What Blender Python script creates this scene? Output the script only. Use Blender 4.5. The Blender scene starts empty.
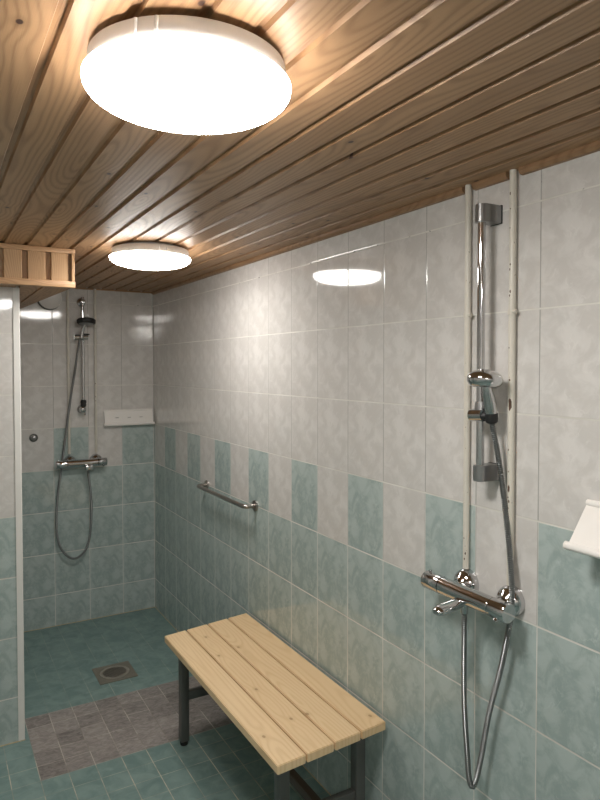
import bpy, bmesh, math, random
from mathutils import Vector, Matrix
random.seed(7)
PI = math.pi
S = bpy.context.scene
COL = S.collection

# ------------------------------------------------------------------ node helpers
class NT:
    def __init__(s, name):
        s.m = bpy.data.materials.new(name); s.m.use_nodes = True
        s.t = s.m.node_tree; s.t.nodes.clear()
        s.out = s.t.nodes.new('ShaderNodeOutputMaterial')
        s.b = s.t.nodes.new('ShaderNodeBsdfPrincipled')
        s.t.links.new(s.b.outputs[0], s.out.inputs[0])
    def n(s, typ): return s.t.nodes.new(typ)
    def put(s, sock, v):
        if isinstance(v, bpy.types.NodeSocket): s.t.links.new(v, sock)
        elif isinstance(v, (tuple, list)):
            sock.default_value = (*v, 1.0) if (len(v) == 3 and len(sock.default_value) == 4) else v
        else: sock.default_value = v
    def ma(s, op, a, b=None, c=None, clamp=False):
        n = s.n('ShaderNodeMath'); n.operation = op; n.use_clamp = clamp
        s.put(n.inputs[0], a)
        if b is not None: s.put(n.inputs[1], b)
        if c is not None: s.put(n.inputs[2], c)
        return n.outputs[0]
    def add(s, a, b): return s.ma('ADD', a, b)
    def sub(s, a, b): return s.ma('SUBTRACT', a, b)
    def mul(s, a, b): return s.ma('MULTIPLY', a, b)
    def xyz(s):
        tc = s.n('ShaderNodeTexCoord'); sp = s.n('ShaderNodeSeparateXYZ')
        s.t.links.new(tc.outputs['Object'], sp.inputs[0])
        return sp.outputs[0], sp.outputs[1], sp.outputs[2]
    def vec(s, x, y, z=0.0):
        c = s.n('ShaderNodeCombineXYZ')
        for i, v in enumerate((x, y, z)): s.put(c.inputs[i], v)
        return c.outputs[0]
    def noise(s, v, scale=1.0, detail=3.0, rough=.5, dist=0.0):
        n = s.n('ShaderNodeTexNoise'); s.put(n.inputs['Vector'], v)
        n.inputs['Scale'].default_value = scale; n.inputs['Detail'].default_value = detail
        n.inputs['Roughness'].default_value = rough; n.inputs['Distortion'].default_value = dist
        return n.outputs['Fac']
    def white(s, v):
        n = s.n('ShaderNodeTexWhiteNoise'); n.noise_dimensions = '3D'; s.put(n.inputs['Vector'], v)
        sp = s.n('ShaderNodeSeparateColor'); s.t.links.new(n.outputs['Color'], sp.inputs[0])
        return sp.outputs[0], sp.outputs[1], sp.outputs[2]
    def mix(s, f, a, b):
        n = s.n('ShaderNodeMix'); n.data_type = 'RGBA'
        s.put(n.inputs[0], f); s.put(n.inputs[6], a); s.put(n.inputs[7], b)
        return n.outputs[2]
    def rng(s, v, a, b, c=0.0, d=1.0, smooth=True):
        n = s.n('ShaderNodeMapRange'); n.interpolation_type = 'SMOOTHSTEP' if smooth else 'LINEAR'
        s.put(n.inputs[0], v); n.inputs[1].default_value = a; n.inputs[2].default_value = b
        n.inputs[3].default_value = c; n.inputs[4].default_value = d
        return n.outputs[0]
    def vor(s, v, scale=1.0):
        n = s.n('ShaderNodeTexVoronoi'); n.voronoi_dimensions = '2D'; s.put(n.inputs['Vector'], v)
        n.inputs['Scale'].default_value = scale
        return n.outputs['Distance']
    def bump(s, h, strength=.3, dist=.001):
        n = s.n('ShaderNodeBump'); n.inputs['Strength'].default_value = strength
        n.inputs['Distance'].default_value = dist; s.put(n.inputs['Height'], h)
        s.t.links.new(n.outputs[0], s.b.inputs['Normal'])
    def fin(s, col, rough=.5, metal=0.0, coat=0.0, spec=None):
        s.put(s.b.inputs['Base Color'], col); s.put(s.b.inputs['Roughness'], rough)
        s.put(s.b.inputs['Metallic'], metal)
        if coat: s.b.inputs['Coat Weight'].default_value = coat; s.b.inputs['Coat Roughness'].default_value = .15
        if spec is not None: s.b.inputs['Specular IOR Level'].default_value = spec
        return s.m

def plain(name, col, rough=.5, metal=0.0, var=.06, scale=30.0):
    k = NT(name); x, y, z = k.xyz()
    f = k.noise(k.vec(x, y, z), scale, 3)
    c = k.mix(f, tuple(v * (1 - var) for v in col), tuple(min(1, v * (1 + var)) for v in col))
    return k.fin(c, rough, metal)

BEIGE_D, BEIGE_L = (.600, .575, .548), (.700, .676, .650)
GREEN_D, GREEN_L = (.335, .405, .390), (.475, .545, .525)
TW, TH, Z0 = .20138, .25, 1.188

def tile_wall(name, axis, off, green_parity):
    k = NT(name); x, y, z = k.xyz()
    a = x if axis == 'x' else y
    u = k.mul(k.sub(k.mul(a, -1.0), off), 1 / TW)
    v = k.mul(k.sub(z, Z0), 1 / TH)
    iu, iv = k.ma('FLOOR', u), k.ma('FLOOR', v)
    fu, fv = k.sub(u, iu), k.sub(v, iv)
    eu = k.mul(k.sub(.5, k.ma('ABSOLUTE', k.sub(fu, .5))), TW)      # metres to the nearest joint
    ev = k.mul(k.sub(.5, k.ma('ABSOLUTE', k.sub(fv, .5))), TH)
    gu = k.rng(eu, .0011, .0021, 1, 0); gv = k.rng(ev, .0016, .0028, 1, 0)
    g = k.ma('MAXIMUM', gu, gv)
    par = k.ma('ABSOLUTE', k.ma('MODULO', iu, 2.0))
    isg = par if green_parity == 1 else k.sub(1.0, par)
    low = k.ma('LESS_THAN', iv, -1.5)
    band = k.mul(k.ma('LESS_THAN', iv, -.5), k.ma('GREATER_THAN', iv, -1.5))
    green = k.ma('MAXIMUM', low, k.mul(band, isg))
    # one printed marble pattern, the same on every tile
    px, py = k.mul(fu, TW), k.mul(fv, TH)
    r1, r2, r3 = k.white(k.vec(iu, iv, 3.0))
    p = k.vec(px, py, k.mul(green, .07))
    n1 = k.noise(p, 17.0, 5, .62, .5)
    n2 = k.noise(k.vec(k.mul(k.add(px, k.mul(py, -.62)), 1.5), k.mul(k.add(py, px), .75), 2.3), 11.0, 4, .55, .5)
    vein = k.rng(k.ma('ABSOLUTE', k.sub(n2, .5)), .0, .022, 1, 0)
    vein = k.mul(vein, k.rng(k.noise(p, 14.0, 2), .48, .62))
    fac = k.rng(n1, .38, .63)
    fac = k.ma('ADD', k.mul(fac, .8), k.mul(vein, .55), clamp=True)
    fac = k.ma('ADD', fac, k.mul(k.sub(r1, .5), .12), clamp=True)
    cb = k.mix(fac, BEIGE_D, BEIGE_L); cg = k.mix(fac, GREEN_D, GREEN_L)
    c = k.mix(green, cb, cg)
    # cement joints: pale beside the green tiles, greyer and spotted with mould higher up
    w = k.vec(x, y, z)
    mould = k.mul(k.rng(k.noise(w, 38.0, 4, .7), .60, .68), k.rng(z, 1.72, 2.0))
    gc = k.mix(k.rng(k.noise(w, 5.0, 3), .3, .7), (.58, .56, .51), (.74, .72, .67))
    gc = k.mix(k.mul(k.mul(k.sub(1.0, green), k.sub(1.0, gv)), .75), gc, (.27, .26, .24))
    gc = k.mix(mould, gc, (.05, .045, .04))
    c = k.mix(g, c, gc)
    wob = k.noise(w, 75.0, 2, .5)
    soft = k.noise(w, 9.0, 1, .4)
    h = k.add(k.add(k.mul(wob, .040), k.mul(soft, .22)), k.mul(k.rng(k.ma('MINIMUM', eu, ev), .0005, .0045), .55))
    k.bump(h, .55, .0012)
    return k.fin(c, k.mix(g, (.13,) * 3, (.6,) * 3) if False else k.add(.065, k.mul(g, .5)), 0.0, spec=.5)

def wood(name, across, along, pitch, off, light, dark, knotc, rough=.35, knot=1.0, ring=.0062, contrast=.6, seed=0.0, coat=0.0):
    k = NT(name); p = dict(zip('xyz', k.xyz()))
    A, L = p[across], p[along]
    D = p[[c for c in 'xyz' if c not in (across, along)][0]]
    idx = k.ma('FLOOR', k.mul(k.sub(A, off), 1 / pitch))
    r1, r2, r3 = k.white(k.vec(idx, seed + .5, 1.7))
    al = k.sub(k.sub(A, off), k.mul(k.add(idx, .5), pitch))
    L2 = k.add(k.add(L, D), k.mul(r1, 37.0))
    d = k.vor(k.vec(k.mul(A, 5.2), k.mul(L2, 3.4), 0.0), 1.0)
    near = k.rng(d, .0, .30, 1, 0)
    h = k.mul(k.sub(k.noise(k.vec(k.mul(L2, .9), k.mul(idx, 7.1), seed), 1.0, 1, .4), .5), .34)
    wv = k.mul(k.sub(k.noise(k.vec(k.mul(L2, 2.6), k.mul(al, 10.0), k.mul(idx, 3.3)), 1.0, 2, .4), .5), .022)
    cx = k.add(k.sub(al, k.mul(k.sub(r2, .5), pitch * 1.1)), wv)
    rr = k.ma('SQRT', k.add(k.mul(cx, cx), k.mul(h, h)))
    rr = k.add(rr, k.mul(near, .010))
    s = k.ma('SINE', k.mul(rr, 2 * PI / ring))
    line = k.ma('POWER', k.add(.5, k.mul(s, .5)), 2.2)
    fib = k.noise(k.vec(k.mul(A, 700.0), k.mul(L2, 9.0), k.mul(D, 300.0)), 1.0, 3, .6)
    blot = k.noise(k.vec(k.mul(A, 14.0), k.mul(L2, 3.0), idx), 1.0, 3, .5)
    f = k.ma('ADD', k.mul(line, contrast), k.mul(k.sub(fib, .4), .5), clamp=True)
    f = k.ma('ADD', f, k.mul(k.sub(blot, .5), .5), clamp=True)
    c = k.mix(f, light, dark)
    c = k.mix(k.mul(r3, .30), c, dark)
    kz = k.mul(k.rng(d, .018, .032, 1, 0), knot)
    halo = k.mul(k.rng(d, .03, .09, 1, 0), .35 * knot)
    c = k.mix(halo, c, tuple(v * .8 for v in dark)); c = k.mix(kz, c, knotc)
    k.bump(k.add(fib, k.mul(line, .5)), .25, .0006)
    return k.fin(c, k.add(rough, k.mul(fib, .12)), 0.0, coat=coat)

def floor_mat():
    k = NT('floor tiles'); x, y, z = k.xyz()
    P = .0992
    u = k.mul(k.add(k.mul(x, -1.0), -.0013), 1 / P); v = k.mul(k.add(y, 1.5086), 1 / .0989)
    iu, iv = k.ma('FLOOR', u), k.ma('FLOOR', v); fu, fv = k.sub(u, iu), k.sub(v, iv)
    eu = k.mul(k.sub(.5, k.ma('ABSOLUTE', k.sub(fu, .5))), P)
    ev = k.mul(k.sub(.5, k.ma('ABSOLUTE', k.sub(fv, .5))), P)
    brown = k.mul(k.mul(k.ma('GREATER_THAN', y, -1.5086), k.ma('LESS_THAN', y, -1.0141)), k.ma('GREATER_THAN', x, -.8941))
    w = k.vec(x, y, z)
    r1, r2, r3 = k.white(k.vec(iu, iv, 9.0))
    n1 = k.noise(w, 14.0, 5, .6, .8); n2 = k.noise(w, 60.0, 4, .6)
    tone = k.ma('ADD', k.mul(k.rng(n1, .3, .7), .6), k.add(k.mul(n2, .25), k.mul(k.sub(r1, .5), .22)), clamp=True)
    teal = k.mix(tone, (.140, .225, .212), (.255, .355, .335))
    s1 = k.noise(k.vec(k.mul(x, 30.0), k.mul(y, 60.0), k.mul(r2, 9.0)), 1.0, 5, .7, 1.0)
    tb = k.ma('ADD', k.mul(k.rng(s1, .3, .72), .65), k.mul(r1, .42), clamp=True)
    br = k.mix(tb, (.140, .124, .116), (.390, .352, .330))
    c = k.mix(brown, teal, br)
    # joints; some of the brown tiles are doubles (no joint between them)
    q1, q2, q3 = k.white(k.vec(iu, k.ma('ROUND', v), 4.0))
    skip = k.mul(brown, k.ma('LESS_THAN', q1, .22))
    inside = k.mul(k.ma('GREATER_THAN', v, .3), k.ma('LESS_THAN', v, 4.7))
    gv = k.mul(k.rng(ev, .0008, .0019, 1, 0), k.sub(1.0, k.mul(skip, inside)))
    gv = k.mul(gv, k.add(1.0, k.mul(brown, .6)))
    gu = k.rng(eu, .0010, .0021, 1, 0)
    g = k.ma('MAXIMUM', k.mul(gu, 1.0), k.mul(gv, .62))
    dirt = k.rng(k.noise(w, 6.0, 4, .6), .40, .62)
    worn = k.rng(y, -1.62, -.7, 1.0, .25)
    gt = k.mix(dirt, (.27, .30, .26), (.66, .60, .48))
    gb = k.mix(dirt, (.26, .23, .20), (.58, .53, .47))
    gcol = k.mix(brown, gt, gb)
    c = k.mix(k.mul(g, k.ma('MAXIMUM', k.mul(worn, .95), k.mul(brown, .85))), c, gcol)
    k.bump(k.add(k.mul(k.rng(k.ma('MINIMUM', eu, ev), .0008, .003), .6), k.mul(n2, .25)), .4, .001)
    return k.fin(c, k.add(.38, k.mul(n2, .15)), 0.0, spec=.45)

def pipe_mat():
    k = NT('painted pipe'); x, y, z = k.xyz()
    w = k.vec(x, y, k.mul(z, .6)); f = k.noise(w, 60.0, 3)
    c = k.mix(f, (.60, .565, .49), (.70, .66, .58))
    sp = k.rng(k.noise(k.vec(x, y, z), 190.0, 2), .735, .76)
    c = k.mix(sp, c, (.12, .06, .04))
    return k.fin(c, .35)

def hose_mat(name, col):
    k = NT(name); x, y, z = k.xyz()
    f = k.noise(k.vec(x, y, z), 90.0, 2)
    return k.fin(k.mix(f, tuple(c * .85 for c in col), col), .30, 1.0)

def emis(name, col, st):
    k = NT(name); x, y, z = k.xyz()
    k.b.inputs['Emission Color'].default_value = (*col, 1); k.b.inputs['Emission Strength'].default_value = st
    return k.fin((.85, .85, .85), .3)

M = {}
M['wall_r'] = tile_wall('glazed tiles right', 'y', .22174, 0)
M['wall_b'] = tile_wall('glazed tiles back', 'x', .20325, 1)
M['wall_p'] = tile_wall('glazed tiles partition', 'x', .935, 1)
M['floor'] = floor_mat()
CEIL_L, CEIL_D = (.42, .248, .128), (.20, .098, .042)
BP, BO = .0827, -.0773
M['ceil'] = wood('lacquered pine panel', 'x', 'y', BP, BO, CEIL_L, CEIL_D, (.05, .02, .012), .42, 1.0, .0115, .50)
M['ceilz'] = wood('lacquered pine upright', 'x', 'z', BP, BO - .02, (.52, .33, .175), (.36, .20, .095), (.1, .05, .03), .38, 0.0, seed=5)
M['strip'] = wood('pine strip lengthwise', 'x', 'y', .06, .01, (.34, .20, .105), (.20, .105, .048), (.1, .05, .03), .4, .5, seed=8)
M['stripx'] = wood('pine strip crosswise', 'z', 'x', .05, .01, (.48, .29, .15), (.32, .17, .08), (.1, .05, .03), .4, .3, seed=9)
M['bench'] = wood('light pine bench', 'x', 'y', .1005, .0, (.84, .635, .39), (.63, .41, .20), (.36, .19, .08), .5, .7, .0125, .34, seed=3)
M['steelleg'] = plain('painted steel leg', (.13, .13, .122), .35, .5)
M['rust'] = plain('reddish primer', (.09, .045, .025), .6)
M['brownbar'] = plain('dark brown painted bar', (.075, .055, .042), .4, .3)
M['black'] = plain('black rubber', (.012, .012, .012), .5)
M['chrome'] = hose_mat('polished chrome', (.64, .64, .645)); 
for n in M['chrome'].node_tree.nodes:
    if n.type == 'BSDF_PRINCIPLED': n.inputs['Roughness'].default_value = .07
M['satin'] = plain('satin steel', (.40, .37, .34), .28, 1.0)
M['greyplastic'] = plain('grey metallised plastic', (.33, .33, .33), .28, .85)
M['hose'] = hose_mat('metal hose', (.29, .30, .30))
M['hosedark'] = hose_mat('dark metal hose', (.30, .305, .305))
M['pipe'] = pipe_mat()
M['white'] = plain('white lacquered metal', (.84, .81, .77), .3, 0, .02)
M['whitetrim'] = plain('white plastic trim', (.76, .745, .71), .35, 0, .03)
M['caulk'] = plain('yellowed sealant', (.50, .42, .26), .6, 0, .25, 60)
M['lampbase'] = plain('white lamp housing', (.58, .57, .55), .4, 0, .02)
LAMP_W = 21.0
M['glow'] = emis('lit opal diffuser', (1.0, .975, .935), LAMP_W)
M['glow2'] = emis('lit opal diffuser, older lamp', (1.0, .965, .92), LAMP_W * .68)  # far lamp turned down to soften its hot spot on the wall
M['drain'] = plain('stainless drain', (.27, .245, .20), .42, .5, .15, 50)
M['grate'] = plain('stainless grate', (.36, .33, .28), .4, .4, .1, 50)
M['draindark'] = plain('dark drain slots', (.02, .02, .02), .6)
M['vent'] = plain('white enamel vent', (.74, .72, .69), .3, 0, .04)
M['plaster'] = plain('painted plaster', (.50, .47, .43), .7)

# ------------------------------------------------------------------ mesh helpers
def put(name, bm, mat, parent=None, smooth=True, loc=None):
    me = bpy.data.meshes.new(name); bmesh.ops.recalc_face_normals(bm, faces=bm.faces); bm.to_mesh(me); bm.free()
    me.materials.append(mat)
    if smooth:
        for p in me.polygons: p.use_smooth = True
        try: me.set_sharp_from_angle(angle=math.radians(38))
        except Exception: pass
    o = bpy.data.objects.new(name, me); COL.objects.link(o)
    if parent is not None:
        o.parent = parent
        base = Vector(parent['_b']) if '_b' in parent else Vector((0, 0, 0))
        for v in me.vertices: v.co -= base
        if '_b' in parent: o['_b'] = parent['_b']
    elif loc is not None:
        for v in me.vertices: v.co -= Vector(loc)
        o.location = loc; o['_b'] = tuple(loc)
    if parent is not None and parent.type == 'MESH': pass
    return o
def thing(name, label, cat, loc, group=None):
    o = bpy.data.objects.new(name, None); COL.objects.link(o); o.location = loc; o['_b'] = tuple(loc)
    o.empty_display_size = .05
    return tag(o, label, cat, group)
def tag(o, label, cat, group=None):
    o['label'] = label; o['category'] = cat
    if group: o['group'] = group
    return o
def struct(name, bm, mat, smooth=False):
    o = put(name, bm, mat, None, smooth); o['kind'] = 'structure'; return o

def bm_box(lo, hi, bev=0.0, seg=2, bm=None):
    t = bmesh.new(); bmesh.ops.create_cube(t, size=1)
    for v in t.verts:
        v.co = Vector([lo[i] + (v.co[i] + .5) * (hi[i] - lo[i]) for i in range(3)])
    if bev: bmesh.ops.bevel(t, geom=t.edges[:], offset=bev, segments=seg, affect='EDGES', profile=.5)
    return merge(bm, t)
def merge(bm, t, mat=None):
    if mat is not None: bmesh.ops.transform(t, matrix=mat, verts=t.verts)
    if bm is None: return t
    me = bpy.data.meshes.new('tmp'); t.to_mesh(me); t.free(); bm.from_mesh(me); bpy.data.meshes.remove(me); return bm
def frame(d):
    d = d.normalized(); a = Vector((0, 0, 1)) if abs(d.z) < .9 else Vector((1, 0, 0))
    u = d.cross(a).normalized(); return u, d.cross(u).normalized()
def bm_tube(pts, rad, n=16, bm=None, cap=True):
    """tube through pts; rad a number or one per point"""
    t = bmesh.new(); pts = [Vector(p) for p in pts]; m = len(pts)
    rad = [rad] * m if not isinstance(rad, (list, tuple)) else rad
    rings = []; u = None
    for i in range(m):
        d = (pts[min(i + 1, m - 1)] - pts[max(i - 1, 0)]).normalized()
        if u is None: u, w = frame(d)
        else: u = (u - d * u.dot(d)).normalized(); w = d.cross(u)
        rings.append([t.verts.new(pts[i] + (u * math.cos(2 * PI * j / n) + w * math.sin(2 * PI * j / n)) * rad[i]) for j in range(n)])
    for a, b in zip(rings, rings[1:]):
        for j in range(n): t.faces.new((a[j], a[(j + 1) % n], b[(j + 1) % n], b[j]))
    if cap: t.faces.new(rings[0]); t.faces.new(rings[-1])
    return merge(bm, t)
def bm_lathe(c, axis, prof, n=40, bm=None):
    """prof = [(distance along the axis, radius)]"""
    t = bmesh.new(); c = Vector(c); d = Vector(axis).normalized(); u, w = frame(d); rings = []
    for h, r in prof:
        if r < 1e-6: rings.append([t.verts.new(c + d * h)])
        else: rings.append([t.verts.new(c + d * h + (u * math.cos(2 * PI * j / n) + w * math.sin(2 * PI * j / n)) * r) for j in range(n)])
    for a, b in zip(rings, rings[1:]):
        for j in range(n):
            k = (j + 1) % n
            if len(a) == 1 and len(b) == 1: continue
            if len(a) == 1: t.faces.new((a[0], b[k], b[j]))
            elif len(b) == 1: t.faces.new((a[j], a[k], b[0]))
            else: t.faces.new((a[j], a[k], b[k], b[j]))
    if len(rings[0]) > 1: t.faces.new(rings[0])
    if len(rings[-1]) > 1: t.faces.new(rings[-1])
    return merge(bm, t)
def bm_prism(poly, a, b, plane='xz', bm=None, bev=0.0):
    """polygon in a plane, extruded from a to b along the third axis"""
    t = bmesh.new()
    def P(p, h):
        return {'xz': (p[0], h, p[1]), 'xy': (p[0], p[1], h), 'yz': (h, p[0], p[1])}[plane]
    A = [t.verts.new(P(p, a)) for p in poly]; B = [t.verts.new(P(p, b)) for p in poly]; n = len(poly)
    for i in range(n): t.faces.new((A[i], A[(i + 1) % n], B[(i + 1) % n], B[i]))
    t.faces.new(A); t.faces.new(B)
    if bev:
        bmesh.ops.bevel(t, geom=[e for e in t.edges if (e.verts[0] in A) == (e.verts[1] in A)], offset=bev, segments=2, affect='EDGES')
    return merge(bm, t)
def smooth_path(pts, step=.004):
    pts = [Vector(p) for p in pts]; P = [pts[0] * 2 - pts[1]] + pts + [pts[-1] * 2 - pts[-2]]; fine = []
    for i in range(1, len(P) - 2):
        a, b, c, d = P[i - 1:i + 3]
        for k in range(40):
            t = k / 40
            fine.append(.5 * ((2 * b) + (c - a) * t + (2 * a - 5 * b + 4 * c - d) * t * t + (3 * b - a - 3 * c + d) * t ** 3))
    fine.append(pts[-1]); out = [fine[0]]; acc = 0.0
    for a, b in zip(fine, fine[1:]):
        L = (b - a).length
        while acc + L >= step and L > 1e-9:
            t = (step - acc) / L; a = a.lerp(b, t); out.append(a.copy()); L = (b - a).length; acc = 0.0
        acc += L
    return out
def ribbed(pts, r, period=.0036, n=10):
    p = smooth_path(pts, period / 3)
    return bm_tube(p, [r if i % 3 else r * .80 for i in range(len(p))], n)

# ------------------------------------------------------------------ the room
XL, YF, ZC = -2.15, -5.4, 2.026
YP = -1.188                                     # face of the tiled partition
struct('wall_right', bm_box((0, YF, -.05), (.1, .1, 2.2)), M['wall_r'])
struct('wall_back', bm_box((XL, 0, -.05), (0, .1, 2.2)), M['wall_b'])
struct('wall_partition', bm_box((XL, YP, 0), (-.9145, 0, 1.890)), M['wall_p'])
struct('wall_left', bm_box((XL - .1, YF, -.05), (XL, YP, 2.2)), M['wall_r'])
struct('wall_front', bm_box((XL, YF - .1, -.05), (0, YF, 2.2)), M['wall_b'])
struct('floor', bm_box((XL, YF, -.06), (0, 0, 0)), M['floor'])
# panelled ceiling: boards run away from the camera, a sunk tongue with bevelled sides between them
prof = []; k = -1
xs = BO + BP
while xs > XL - BP:
    # board from xs-.009 to xs-BP+.009, groove centred on xs
    prof += [(xs + .0090, ZC), (xs + .0060, ZC + .0075), (xs - .0062, ZC + .0090), (xs - .0070, ZC + .0040), (xs - .0090, ZC)]
    xs -= BP
prof = [p for p in prof if XL < p[0] < 0]
prof = [(0, ZC)] + prof + [(XL, ZC)]
bm = bmesh.new()
A = [bm.verts.new((x, YF, z)) for x, z in prof]; B = [bm.verts.new((x, 0, z)) for x, z in prof]
for i in range(len(prof) - 1): bm.faces.new((A[i], A[i + 1], B[i + 1], B[i]))
T = [bm.verts.new(p) for p in ((0, YF, 2.1), (XL, YF, 2.1), (XL, 0, 2.1), (0, 0, 2.1))]
bm.faces.new(T); bm.faces.new([T[1], T[0]] + A); bm.faces.new([T[3], T[2]] + B[::-1])
bm.faces.new((T[0], T[3], B[0], A[0])); bm.faces.new((T[2], T[1], A[-1], B[-1]))
struct('ceiling', bm, M['ceil'])

# boxed-in duct under the ceiling, its side runs slightly askew to the back wall
Yb, zb = -1.330, 1.8745
def xr(y): return -.7245 + (y - Yb) / (-Yb) * (-.079)
bm = bmesh.new()
pr = []                                                       # underside with grooves
lower = [(XL, zb)]
xs = BO - BP * 30
gx = [-.838 - .0827 * j for j in range(0, 15)]
lowp = [XL] + sorted(gx)
def ring_at(y, xe):
    r = [(XL, zb)]
    for g in sorted(gx):
        if g + .009 < xe and g - .008 > XL: r += [(g - .007, zb), (g - .005, zb + .006), (g + .005, zb + .006), (g + .007, zb)]
    return r
ra = ring_at(Yb, -.795)
A = [bm.verts.new((x, Yb + .024, z)) for x, z in ra] + [bm.verts.new((xr(Yb), Yb + .024, zb))]
B = [bm.verts.new((x, -.0005, z)) for x, z in ra] + [bm.verts.new((xr(0), -.0005, zb))]
for i in range(len(A) - 1): bm.faces.new((A[i], A[i + 1], B[i + 1], B[i]))
ta = [bm.verts.new((XL, Yb + .024, ZC + .002)), bm.verts.new((xr(Yb), Yb + .024, ZC + .002))]
tb = [bm.verts.new((XL, -.0005, ZC + .002)), bm.verts.new((xr(0), -.0005, ZC + .002))]
bm.faces.new((A[-1], ta[1], tb[1], B[-1])); bm.faces.new([ta[0], ta[1]] + A[::-1]); bm.faces.new([tb[1], tb[0]] + B)
bm.faces.new((ta[0], A[0], B[0], tb[0])); bm.faces.new((ta[1], ta[0], tb[0], tb[1]))
struct('ceiling_boxing', bm, M['ceil'])
# upright panelling on the face of the boxing
bm = None; e = xr(Yb)
bm = bm_box((XL, Yb + .019, zb + .012), (e - .002, Yb + .024, ZC), 0, 2, bm)
right = e - .0215
while right > XL + .1:
    bm = bm_box((right - .0660, Yb + .001, zb + .012), (right, Yb + .020, ZC - .004), .003, 1, bm)
    right -= .0855
struct('wall_boxing_panel', bm, M['ceilz'], True)
struct('trim_1', bm_box((XL, Yb - .009, ZC - .020), (e + .004, Yb + .022, ZC - .001), .002), M['stripx'], True)
struct('trim_2', bm_box((XL, Yb - .009, zb - .004), (e + .004, Yb + .026, zb + .021), .002), M['stripx'], True)
struct('trim_3', bm_box((e - .010, Yb - .007, zb + .021), (e + .002, Yb + .024, ZC - .020), .0015), M['ceilz'], True)
# thin strip where the ceiling meets the tiles, cut away for the pipes
segs = [(-.014, -2.797), (-2.832, -2.948), (-2.987, YF)]
for j, (a, b) in enumerate(segs):
    struct('trim_%d' % (4 + j), bm_prism([(0, ZC), (0, 2.0095), (-.010, 2.0105), (-.0165, 2.018), (-.0165, ZC)], b, a, 'xz'), M['strip'])
struct('trim_7', bm_prism([(0, ZC), (0, 2.018), (-.010, 2.018), (-.014, 2.026), (-.014, ZC)], -.775, -.0, 'yz') if False else bm_box((-.775, -.014, 2.019), (-.0, 0, ZC), .002), M['stripx'], True)
# corner profile on the partition, sealant lines on the floor
struct('trim_8', bm_prism([(-.9365, YP + .004), (-.9365, YP - .0035), (-.915, YP - .0035), (-.9115, YP), (-.9115, YP + .03), (-.9145, YP + .03), (-.9145, YP + .004)], .0, 1.8735, 'xy'), M['whitetrim'])
struct('trim_9', bm_box((XL, YP - .004, 0), (-.9105, YP, .004), .001), M['caulk'])
struct('trim_10', bm_box((-.9145, -.004, 0), (0, 0, .0035), .001), M['caulk'])
struct('trim_11', bm_box((-.0035, YF, 0), (0, -.004, .003), .001), M['caulk'])

# ------------------------------------------------------------------ ceiling lights
def light(x, y, label, clips=(), glow='glow'):
    t = thing('ceiling_light', label, 'ceiling light', (x, y, ZC), 'round ceiling lights')
    put('mounting_base', bm_lathe((x, y, 0), (0, 0, 1), [(2.014, .118), (ZC, .118)], 48), M['lampbase'], t)
    hs = put('housing', bm_lathe((x, y, 0), (0, 0, 1), [(2.016, .05), (2.016, .1455), (2.014, .1485), (1.989, .1520), (1.986, .1535), (1.984, .150), (1.984, .05)], 96), M['lampbase'], t)
    for a in clips:                                    # small raised clips on the rim
        c, s = math.cos(a), math.sin(a)
        put('clip', bm_tube([(x + c * .1515, y + s * .1515, 1.989), (x + c * .1488, y + s * .1488, 2.013)], .0030, 8), M['lampbase'], t)
    R = .1575; pr = [(1.984, .03), (1.984, R - .002)]
    for i in range(13):
        q = i / 12
        pr.append((1.984 - .040 * q, R * (1 - q ** 2.4) ** (1 / 2.4)))
    put('diffuser', bm_lathe((x, y, 0), (0, 0, 1), pr, 96), M[glow], t)
light(-.878, -3.107, 'large round white ceiling light nearest the viewer, brightly lit', (-2.40, -2.20))
light(-.469, -1.525, 'round lit ceiling light farther away, beside the wooden boxing', (-1.45, -1.62), 'glow2')
light(-1.30, -4.72, 'unseen fill light behind the viewer, added to brighten the near room')  # added fill: no lamp is known here, it lifts the dark near end

# ------------------------------------------------------------------ bench
BX, BY = -.215, -1.98
bn = thing('bench', 'light pine slatted bench on dark steel legs against the right wall', 'bench', (BX, BY, 0))
zt = .443
x0, x1 = -.416, -.014
pw = (x1 - x0) / 4
yf = lambda x: -1.497 + (x - x0) / (x1 - x0) * .058
yn = lambda x: -2.506 + (x - x0) / (x1 - x0) * .030
for i in range(4):
    a, b = x0 + i * pw + .0027, x0 + (i + 1) * pw - .0027
    bm = bm_prism([(a, yn(a)), (b, yn(b)), (b, yf(b)), (a, yf(a))], zt - .027, zt, 'xy')
    bmesh.ops.bevel(bm, geom=bm.edges[:], offset=.0022, segments=2, affect='EDGES')
    put('seat_slat', bm, M['bench'], bn)
LX = (-.352, -.080); LY = (-1.555, -2.415); w = .0175
for y in LY:
    for x in LX:
        lg = put('leg', bm_box((x - w, y - w, .018), (x + w, y + w, zt - .027), .003), M['steelleg'], bn)
        put('foot', bm_lathe((x, y, 0), (0, 0, 1), [(0, .013), (.003, .016), (.016, .016), (.019, .012)], 20), M['black'], lg)
    put('crossbar', bm_box((LX[0] + w, y - .012, .185), (LX[1] - w, y + .012, .220), .002), M['steelleg'], bn)
    put('top_bar', bm_box((LX[0] + w, y - .012, zt - .060), (LX[1] - w, y + .012, zt - .027), .002), M['steelleg'], bn)
put('stretcher', bm_box((-.232, LY[1] + .012, .187), (-.207, LY[0] - .012, .218), .002), M['brownbar'], bn)
for y in LY:
    for x in LX:
        s = 1 if y == LY[1] else -1
        pass

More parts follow.
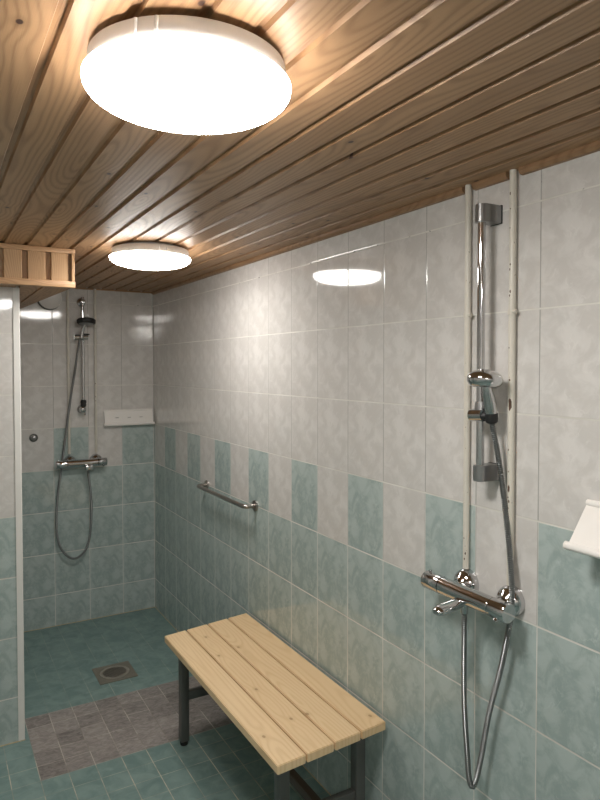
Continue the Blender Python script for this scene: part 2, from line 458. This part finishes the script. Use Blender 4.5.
# ------------------------------------------------------------------ pipes
def chip(zc, hz, ang, ha, cx, cy, r, bm):
    t = bmesh.new(); n = 12; top = []
    pts = [(math.cos(2 * PI * j / n) * random.uniform(.6, 1.15), math.sin(2 * PI * j / n) * random.uniform(.7, 1.1)) for j in range(n)]
    for rr in (r - .0006, r + .0003):
        top.append([t.verts.new((cx + rr * math.cos(ang + p[0] * ha), cy + rr * math.sin(ang + p[0] * ha), zc + p[1] * hz)) for p in pts])
    for j in range(n): t.faces.new((top[0][j], top[0][(j + 1) % n], top[1][(j + 1) % n], top[1][j]))
    t.faces.new(top[0]); t.faces.new(top[1])
    return merge(bm, t)
def pipe(x, y, zl, zh, r, clamp_z, label, group, side, chips=(), axis='y'):
    t = thing('water_pipe', label, 'pipe', (x, y, zl), group)
    put('tube', bm_tube([(x, y, zl), (x, y, zh)], r, 20), M['pipe'], t)
    bm = bm_tube([(x, y, clamp_z - .007), (x, y, clamp_z + .007)], r + .0022, 20)
    if axis == 'y':
        bm = bm_box((x + r - .001, y - .004, clamp_z - .005), (-.0005 if x < 0 else x, y + .004, clamp_z + .005), .001, 1, bm)
        bm = bm_tube([(x - .004, y + side * (r - .002), clamp_z), (x - .004, y + side * (r + .008), clamp_z)], .0048, 12, bm)
    else:
        bm = bm_box((x - .004, y + r - .001, clamp_z - .005), (x + .004, -.0005, clamp_z + .005), .001, 1, bm)
        bm = bm_tube([(x + side * (r - .002), y - .002, clamp_z), (x + side * (r + .006), y - .002, clamp_z)], .004, 12, bm)
    put('clamp', bm, M['pipe'], t)
    if chips:
        for zc, hz, ang, ha in chips: put('rust_spot', chip(zc, hz, ang, ha, x, y, r, None), M['rust'], t, False)
    return t
AL = math.radians(-138 - 38)           # the side turned half left towards the viewer
ch = []
for pyx, hz, off in [(193, .004, .5), (208, .002, .2), (227, .002, .5), (263, .003, .0), (268, .003, .4), (290, .004, -.1), (294, .003, .3), (346, .002, .4),
                     (378, .003, -.2), (402, .016, -.45), (448, .003, .2), (487, .009, -.1), (496, .003, .3), (500, .004, -.2), (507, .003, .1), (516, .005, -.2), (470, .002, .1)]:
    t_ = (pyx - 172) / (600 - 172)
    ch.append((2.020 + t_ * (.982 - 2.020) + 0, hz, AL - off * .5, .16 + hz * 22))
pipe(-.0120, -2.817, 1.018, 2.0255, .0085, 1.687, 'thin cream painted pipe left of the near shower rail, running up to the ceiling', 'painted pipes at the near shower', -1, [(1.10, .002, AL, .2), (1.06, .004, AL + .5, .25), (1.045, .003, AL + .2, .2)])
pipe(-.0120, -2.968, 1.018, 2.0255, .0088, 1.685, 'cream painted pipe with rusty paint chips, right of the near shower rail', 'painted pipes at the near shower', -1, ch)
pipe(-.520, -.012, 1.03, 2.0255, .0080, 1.70, 'thin cream pipe left of the shower rail on the back wall', 'painted pipes at the far shower', 1, (), 'x')
pipe(-.363, -.012, 1.03, 2.0255, .0080, 1.712, 'thin cream pipe on the back wall, right of the far shower rail', 'painted pipes at the far shower', 1, [(1.45, .004, -1.9, .3), (1.37, .004, -1.9, .3), (1.345, .003, -1.9, .3)], 'x')

# ------------------------------------------------------------------ near shower
RX, RY = -.052, -2.905
t = thing('shower_rail', 'chrome riser rail with two square brackets on the near right wall', 'shower rail', (RX, RY, 1.30))
put('rail', bm_tube([(RX, RY, 1.280), (RX, RY, 1.945)], .0098, 24), M['chrome'], t)
def bracket(z, h):
    n = 12; poly = [(-.004, RY - .0185), (RX - .002, RY - .0165)]
    for i in range(1, n): 
        a = -PI / 2 - PI * i / n
        poly.append((RX - .002 + .0150 * math.cos(a), RY + .0165 * math.sin(a)))
    poly += [(RX - .002, RY + .0165), (-.004, RY + .0185)]
    b = put('bracket', bm_prism(poly, z - h / 2, z + h / 2, 'xy', bev=.0015), M['greyplastic'], t)
    put('gasket', bm_box((-.0045, RY - .0195, z - h / 2 - .001), (-.0003, RY + .0195, z + h / 2 + .001), .0008, 1), M['black'], b)
bracket(1.930, .044); bracket(1.288, .040)
sl = put('slider', bm_tube([(RX - .005, RY + .024, 1.431), (RX - .005, RY - .018, 1.434)], .0158, 28), M['chrome'], t)
put('slider_collar', bm_lathe((RX, RY, 0), (0, 0, 1), [(1.418, .0150), (1.452, .0150), (1.466, .0125)], 24), M['greyplastic'], t)
put('slider_socket', bm_tube([(RX - .004, RY - .014, 1.432), (RX + .002, RY - .028, 1.430)], .0115, 20), M['black'], t)

t = thing('hand_shower', 'chrome mushroom-shaped hand shower hanging in the rail holder', 'hand shower', (-.09, -2.955, 1.42))
hc = Vector((-.073, -2.940, 1.523)); ax = Vector((.07, -.02, 1)).normalized()
put('shower_head', bm_lathe(hc, ax, [(-.0195, .0), (-.0195, .032), (-.016, .0375), (-.011, .0405), (-.006, .0425), (0, .0430), (.006, .0418), (.012, .0375), (.0175, .030), (.0215, .020), (.0235, .008), (.0237, 0)], 56), M['chrome'], t)
put('spray_plate', bm_lathe(hc - ax * .0205, ax, [(0, 0), (0, .029), (.0025, .031)], 40), M['greyplastic'], t)
hp = smooth_path([hc + Vector((.006, .0, -.006)), (-.0635, -2.939, 1.495), (-.054, -2.938, 1.465), (-.0475, -2.937, 1.438)], .004)
m = len(hp)
put('handle', bm_tube(hp, [.0115 + .0045 * math.sin(PI * .62 * i / m) ** 2 for i in range(m)], 24), M['chrome'], t)
put('grip_ring', bm_lathe((-.0455, -2.937, 1.414), (-.10, .0, 1), [(0, .0105), (.003, .0145), (.010, .0160), (.024, .0160), (.027, .013)], 28), M['black'], t)
hz = [(-.0450, -2.937, 1.418), (-.0430, -2.938, 1.400), (-.0330, -2.943, 1.348), (-.0260, -2.956, 1.251), (-.0235, -2.973, 1.131), (-.0285, -2.987, 1.049), (-.0310, -2.992, .985), (-.0320, -2.986, .930),
      (-.033, -2.962, .818), (-.034, -2.926, .691), (-.036, -2.900, .560), (-.041, -2.890, .502), (-.049, -2.884, .479), (-.057, -2.880, .500), (-.062, -2.877, .571), (-.066, -2.870, .697), (-.070, -2.872, .851), (-.070, -2.873, .936)]
tag(put('shower_hose', ribbed(hz, .0072, .0050), M['hose'], None, True, (-.05, -2.9, .485)), 'ribbed metal hose looping below the near shower mixer', 'hose')

def mixer(T, label, loc, big=True):
    """T maps local (along, out, up) to the room; body along the first axis"""
    t = thing('shower_mixer', label, 'shower mixer', loc)
    def V(p): return Vector(T(*p))
    D = 'chrome'
    dirA = (V((1, 0, 0)) - V((0, 0, 0))); dirO = (V((0, 1, 0)) - V((0, 0, 0)))
    r = .0232
    put('body', bm_lathe(V((-.100, .070, 0)), dirA, [(0, r - .001), (.001, r), (.173, r), (.174, r - .001)], 40), M[D], t)
    put('temperature_knob', bm_lathe(V((.0755, .070, 0)), dirA, [(0, r - .0015), (.001, r + .0005), (.048, r + .0012), (.051, r - .001), (.0515, 0)], 40), M[D], t)
    put('flow_knob', bm_lathe(V((-.1015, .070, 0)), -dirA, [(0, r - .0015), (.001, r + .0005), (.060, r + .0012), (.063, r - .001), (.0635, 0)], 40), M[D], t)
    put('knob_button', bm_tube([V((.103, .070 + r * .6, -.014)), V((.103, .070 + r * .95, -.021))], .006, 14), M[D], t)
    put('stop_pin', bm_tube([V((-.150, .070, r - .002)), V((-.150, .070, r + .006))], .004, 12), M[D], t)
    for s in (-1, 1):
        e = put('wall_flange', bm_lathe(V((s * .076, .0008, .004)), dirO, [(0, .0375), (.008, .0378), (.016, .0365), (.024, .0325), (.031, .026), (.036, .018), (.040, .016)], 40), M[D], t)
        put('union_nut', bm_lathe(V((s * .076, .032, .002)), dirO, [(0, .016), (.022, .016), (.022, .014)], 8), M[D], e)
    # flattened swan spout, pointing into the room
    pts = [(-.022, .074, -.012), (-.022, .095, -.019), (-.022, .125, -.023), (-.022, .150, -.025), (-.022, .160, -.0255), (-.022, .166, -.026)]
    w_ = [.016, .0165, .0180, .0190, .0165, .0100]; h_ = [.014, .0135, .0130, .0125, .0105, .005]
    b = bmesh.new(); rings = []
    for (a, o, u), ww, hh in zip(pts, w_, h_):
        rings.append([b.verts.new(V((a + ww * math.cos(q), o, u + hh * math.sin(q)))) for q in [2 * PI * i / 20 for i in range(20)]])
    for A_, B_ in zip(rings, rings[1:]):
        for i in range(20): b.faces.new((A_[i], A_[(i + 1) % 20], B_[(i + 1) % 20], B_[i]))
    b.faces.new(rings[0]); b.faces.new(rings[-1])
    if big: put('spout', b, M[D], t)
    else:
        b.free(); put('diverter', bm_box(*[tuple(f(V((-.004, .075, -.042))[i], V((.042, .115, -.012))[i]) for i in range(3)) for f in (min, max)], .004), M[D], t)
    put('hose_outlet', bm_tube([V((-.020 if big else .018, .070, -.018)), V((-.020 if big else .018, .070, -.046))], .0095, 20), M[D], t)
    return t
MY, MZ = -2.8925, .974
mixer(lambda a, o, u: (-o, MY - a, MZ + u), 'chrome thermostatic mixer with flat spout on the near right wall', (-.07, MY, MZ))

# ------------------------------------------------------------------ far shower, on the back wall
FX, FY = -.443, -.050
t = thing('shower_rail', 'slim chrome riser rail on the back wall with round top bracket', 'shower rail', (FX, FY, 1.33))
put('rail', bm_tube([(FX, FY, 1.345), (FX, FY, 1.968)], .0085, 20), M['chrome'], t)
b = put('bracket', bm_lathe((FX, -.0005, 1.940), (0, -1, 0), [(0, .026), (.006, .027), (.014, .024), (.020, .014), (.040, .014), (.062, .013), (.066, .009), (.067, 0)], 32), M['chrome'], t)
b = put('bracket', bm_lathe((FX - .004, -.0005, 1.296), (0, -1, 0), [(0, .024), (.006, .026), (.016, .023), (.024, .014), (.030, .017), (.050, .021), (.064, .017), (.070, .008), (.071, 0)], 32), M['chrome'], t)
put('hook', bm_tube([(FX + .006, FY - .008, 1.285), (FX + .006, FY - .012, 1.262)], .006, 14), M['chrome'], b)
put('rail_end', bm_lathe((FX, FY, 0), (0, 0, 1), [(1.312, .013), (1.322, .0165), (1.334, .0150), (1.338, .0175), (1.350, .0165), (1.354, .012)], 20), M['black'], t)
put('slider', bm_tube([(FX - .052, FY - .012, 1.728), (FX + .026, FY - .012, 1.728)], .0165, 24), M['chrome'], t)
put('slider_cap', bm_box((FX - .012, FY - .020, 1.742), (FX + .036, FY + .012, 1.750), .003), M['black'], t)

t = thing('hand_shower', 'black-rimmed round hand shower high on the back wall, face down', 'hand shower', (FX - .01, -.11, 1.74))
hc = Vector((FX + .008, -.112, 1.822))
put('shower_head', bm_lathe(hc, (.03, .16, 1), [(-.018, .0), (-.018, .046), (-.012, .052), (.004, .054), (.011, .048), (.016, .030), (.020, .012), (.021, 0)], 48), M['black'], t)
put('spray_plate', bm_lathe(hc + Vector((0, -.0030, -.0185)), (.03, .16, 1), [(-.001, 0), (-.001, .040), (.001, .042)], 40), M['greyplastic'], t)
put('handle', bm_tube(smooth_path([hc + Vector((.001, .012, .004)), (FX + .002, -.086, 1.795), (FX - .008, -.078, 1.762), (FX - .012, -.076, 1.722)], .005), .0105, 20), M['chrome'], t)
hb = [(FX - .020, -.076, 1.722), (-.474, -.070, 1.66), (-.492, -.055, 1.52), (-.512, -.045, 1.39), (-.543, -.038, 1.15), (-.570, -.034, .943), (-.590, -.034, .80), (-.600, -.036, .65), (-.596, -.040, .545), (-.575, -.044, .470),
      (-.530, -.048, .415), (-.485, -.050, .408), (-.440, -.054, .450), (-.414, -.058, .54), (-.405, -.062, .68), (-.410, -.066, .80), (-.4220, -.070, .90), (-.4235, -.070, .935)]
tag(put('shower_hose', ribbed(hb, .0072, .006, 8), M['hosedark'], None, True, (-.5, -.05, .405)), 'dark metal hose hanging in a long loop below the far shower', 'hose')
mixer(lambda a, o, u: (-.4415 + a, -o, .978 + u), 'small chrome bar mixer on the back wall, far shower', (-.4415, -.07, .978), False)

# ------------------------------------------------------------------ sloped shelves with a rolled lip
def shelf(T, L, label, loc, out):
    """local: along 0..L, out from the wall, up from the lip"""
    t = thing('soap_shelf', label, 'shelf', loc, 'white sloped wall shelves')
    def V(p): return Vector(T(*p))
    th = .0022
    # plate split round its three slots
    o0, u0, o1, u1 = .014, .088, out - .001, .012
    b = bmesh.new()
    cols = [0.0]
    for c in (.25, .5, .75): cols += [c * L - .0105, c * L + .0105]
    cols.append(L)
    rows = [0, .47, .53, 1]
    def pt(a, q, d): 
        nx, nz = (u0 - u1), (o1 - o0); nl = math.hypot(nx, nz)
        return V((a, o0 + (o1 - o0) * q - d * nx / nl, u0 + (u1 - u0) * q - d * nz / nl))
    G = [[[b.verts.new(pt(a, q, d)) for q in rows] for a in cols] for d in (0, th)]
    hole = lambda i, j: j == 1 and i % 2 == 1
    nc, nr = len(cols) - 1, 3
    for i in range(nc):
        for j in range(nr):
            if hole(i, j): continue
            for d in (0, 1): b.faces.new((G[d][i][j], G[d][i + 1][j], G[d][i + 1][j + 1], G[d][i][j + 1]))
            for (p, q, di, dj) in (((i, j), (i + 1, j), 0, -1), ((i, j + 1), (i + 1, j + 1), 0, 1), ((i, j), (i, j + 1), -1, 0), ((i + 1, j), (i + 1, j + 1), 1, 0)):
                ii, jj = i + di, j + dj
                if not (0 <= ii < nc and 0 <= jj < nr) or hole(ii, jj):
                    b.faces.new((G[0][p[0]][p[1]], G[0][q[0]][q[1]], G[1][q[0]][q[1]], G[1][p[0]][p[1]]))
    put('plate', b, M['white'], t, False)
    b = bm_tube([V((0, .0085, .093)), V((L, .0085, .093))], .0075, 18)
    put('top_roll', b, M['white'], t)
    b = bm_tube([V((-.006, out, .008)), V((L + .006, out, .008))], .0085, 20)
    lip = put('front_lip', b, M['white'], t)
    for a in (-.006, L + .0025):
        put('end_cap', bm_tube([V((a, out, .008)), V((a + .0035, out, .008))], .0093, 20), M['white'], lip)
    for a in (.006, L - .010):                # small brackets behind the plate, resting on the wall
        pts = [(.0008, .090), (.010, .090), (out - .006, .010), (.0008, .050)]
        b = bmesh.new(); A_ = [b.verts.new(V((a, o, u))) for o, u in pts]; B_ = [b.verts.new(V((a + .004, o, u))) for o, u in pts]
        for i in range(4): b.faces.new((A_[i], A_[(i + 1) % 4], B_[(i + 1) % 4], B_[i]))
        b.faces.new(A_); b.faces.new(B_[::-1]); put('bracket', b, M['white'], t, False)
    return t
shelf(lambda a, o, u: (-.314 + a, -o, 1.187 + u), .300, 'small white sloped metal shelf with three slots on the back wall', (-.165, -.03, 1.187), .034)
shelf(lambda a, o, u: (-o, -3.180 - a, 1.166 + u), .300, 'white sloped metal shelf at the right edge, near the painted pipe', (-.03, -3.32, 1.166), .072)

# ------------------------------------------------------------------ grab bar
t = thing('grab_bar', 'short brushed steel grab bar on the tiled right wall above the bench', 'grab bar', (-.03, -1.21, .94))
y0, y1, zg = -.920, -1.503, .939
pth = [(-.001, y0, zg), (-.030, y0, zg)]
for i in range(7):
    a = PI / 2 * i / 6; pth.append((-.032 - .022 * math.sin(a), y0 - .022 * (1 - math.cos(a)) - .0, zg))
for i in range(7):
    a = PI / 2 * i / 6; pth.append((-.054 + .022 * (1 - math.cos(a)), y1 + .022 * (1 - math.sin(a)), zg))
pth += [(-.030, y1, zg), (-.001, y1, zg)]
put('bar', bm_tube(pth, .0095, 20), M['satin'], t)
for y in (y0, y1):
    put('wall_flange', bm_lathe((-.0006, y, zg), (-1, 0, 0), [(0, .0240), (.006, .0240), (.008, .022), (.009, .010)], 32), M['satin'], t)

# ------------------------------------------------------------------ small things on the back wall
t = thing('wall_valve', 'tiny round chrome valve knob alone on the beige back-wall tile', 'valve', (-.716, -.001, 1.137))
put('rosette', bm_lathe((-.716, -.0006, 1.137), (0, -1, 0), [(0, .0235), (.004, .0240), (.008, .021), (.009, .015)], 32), M['steelleg'], t)
put('knob', bm_lathe((-.716, -.009, 1.137), (0, -1, 0), [(0, .015), (.014, .014), (.017, .010), (.018, 0)], 10), M['greyplastic'], t)
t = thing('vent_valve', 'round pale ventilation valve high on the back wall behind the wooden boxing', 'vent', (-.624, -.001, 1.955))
put('shadow_collar', bm_lathe((-.624, -.0006, 1.955), (0, -1, 0), [(0, .068), (.006, .069), (.012, .060), (.018, .045)], 48), M['steelleg'], t)  # widened and dark to stand in for the shadow round the disc
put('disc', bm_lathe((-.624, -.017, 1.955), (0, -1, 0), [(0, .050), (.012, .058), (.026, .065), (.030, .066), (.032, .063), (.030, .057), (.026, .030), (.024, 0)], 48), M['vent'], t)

# ------------------------------------------------------------------ floor drain
dx, dy = -.4455, -.779; hw, hd = .0925, .0950
t = thing('floor_drain', 'square steel floor drain with round slotted grate in the teal tiles', 'drain', (dx, dy, 0))
b = bmesh.new(); n = 48; ins = []; out_ = []; top = []; low = []
for j in range(n):
    a = 2 * PI * j / n; c, s_ = math.cos(a), math.sin(a); m_ = max(abs(c), abs(s_))
    ins.append(b.verts.new((dx + .074 * c, dy + .074 * s_, .0035))); out_.append(b.verts.new((dx + hw * c / m_, dy + hd * s_ / m_, .0035)))
    low.append(b.verts.new((dx + hw * c / m_, dy + hd * s_ / m_, .0002))); top.append(b.verts.new((dx + .074 * c, dy + .074 * s_, .0002)))
for j in range(n):
    k_ = (j + 1) % n
    b.faces.new((ins[j], ins[k_], out_[k_], out_[j])); b.faces.new((out_[j], out_[k_], low[k_], low[j])); b.faces.new((ins[j], ins[k_], top[k_], top[j])); b.faces.new((low[j], low[k_], top[k_], top[j]))
put('frame', b, M['drain'], t, False)
put('well', bm_lathe((dx, dy, 0), (0, 0, 1), [(.0002, 0), (.0002, .073), (.0010, .073), (.0010, 0)], 40), M['draindark'], t)
b = bm_lathe((dx, dy, 0), (0, 0, 1), [(.0012, .058), (.0042, .058), (.0048, .061), (.0042, .0725), (.0012, .0725), (.0012, .058)], 48)
for i in range(-4, 5):
    q = i * .0128; hl = math.sqrt(.059 ** 2 - q * q)
    b = bm_box((dx - hl, dy + q - .0022, .0012), (dx + hl, dy + q + .0022, .0040), .0006, 1, b)
bmesh.ops.rotate(b, verts=b.verts, cent=(dx, dy, 0), matrix=Matrix.Rotation(math.radians(118), 3, 'Z'))
put('grate', b, M['grate'], t)

# ------------------------------------------------------------------ world, camera, view
W = bpy.data.worlds.new('World'); S.world = W; W.use_nodes = True
W.node_tree.nodes['Background'].inputs[0].default_value = (.02, .02, .02, 1)
pitch, yaw = -.02758, .53208
cam = bpy.data.cameras.new('Camera'); co = bpy.data.objects.new('Camera', cam); COL.objects.link(co)
fw = Vector((math.sin(yaw) * math.cos(pitch), math.cos(yaw) * math.cos(pitch), math.sin(pitch)))
rt = Vector((math.cos(yaw), -math.sin(yaw), 0)); up = rt.cross(fw)
co.matrix_world = Matrix(((rt.x, up.x, -fw.x, -1.22752), (rt.y, up.y, -fw.y, -4.07277), (rt.z, up.z, -fw.z, 1.55213), (0, 0, 0, 1)))
cam.sensor_fit = 'VERTICAL'; cam.sensor_height = 36; cam.lens = 645.734 / 800 * 36
cam.shift_x = (300 - 311.2456) / 800; cam.shift_y = (384.6325 - 400) / 800
cam.clip_start = .02
S.camera = co
S.view_settings.view_transform = 'Standard'; S.view_settings.look = 'None'
S.view_settings.gamma = 1; S.view_settings.exposure = 1.36; S.view_settings.use_curve_mapping = False
S.cycles.max_bounces = 10; S.cycles.diffuse_bounces = 6; S.cycles.glossy_bounces = 5
S.cycles.sample_clamp_indirect = 8.0
for o in bpy.data.objects:
    if '_b' in o: del o['_b']
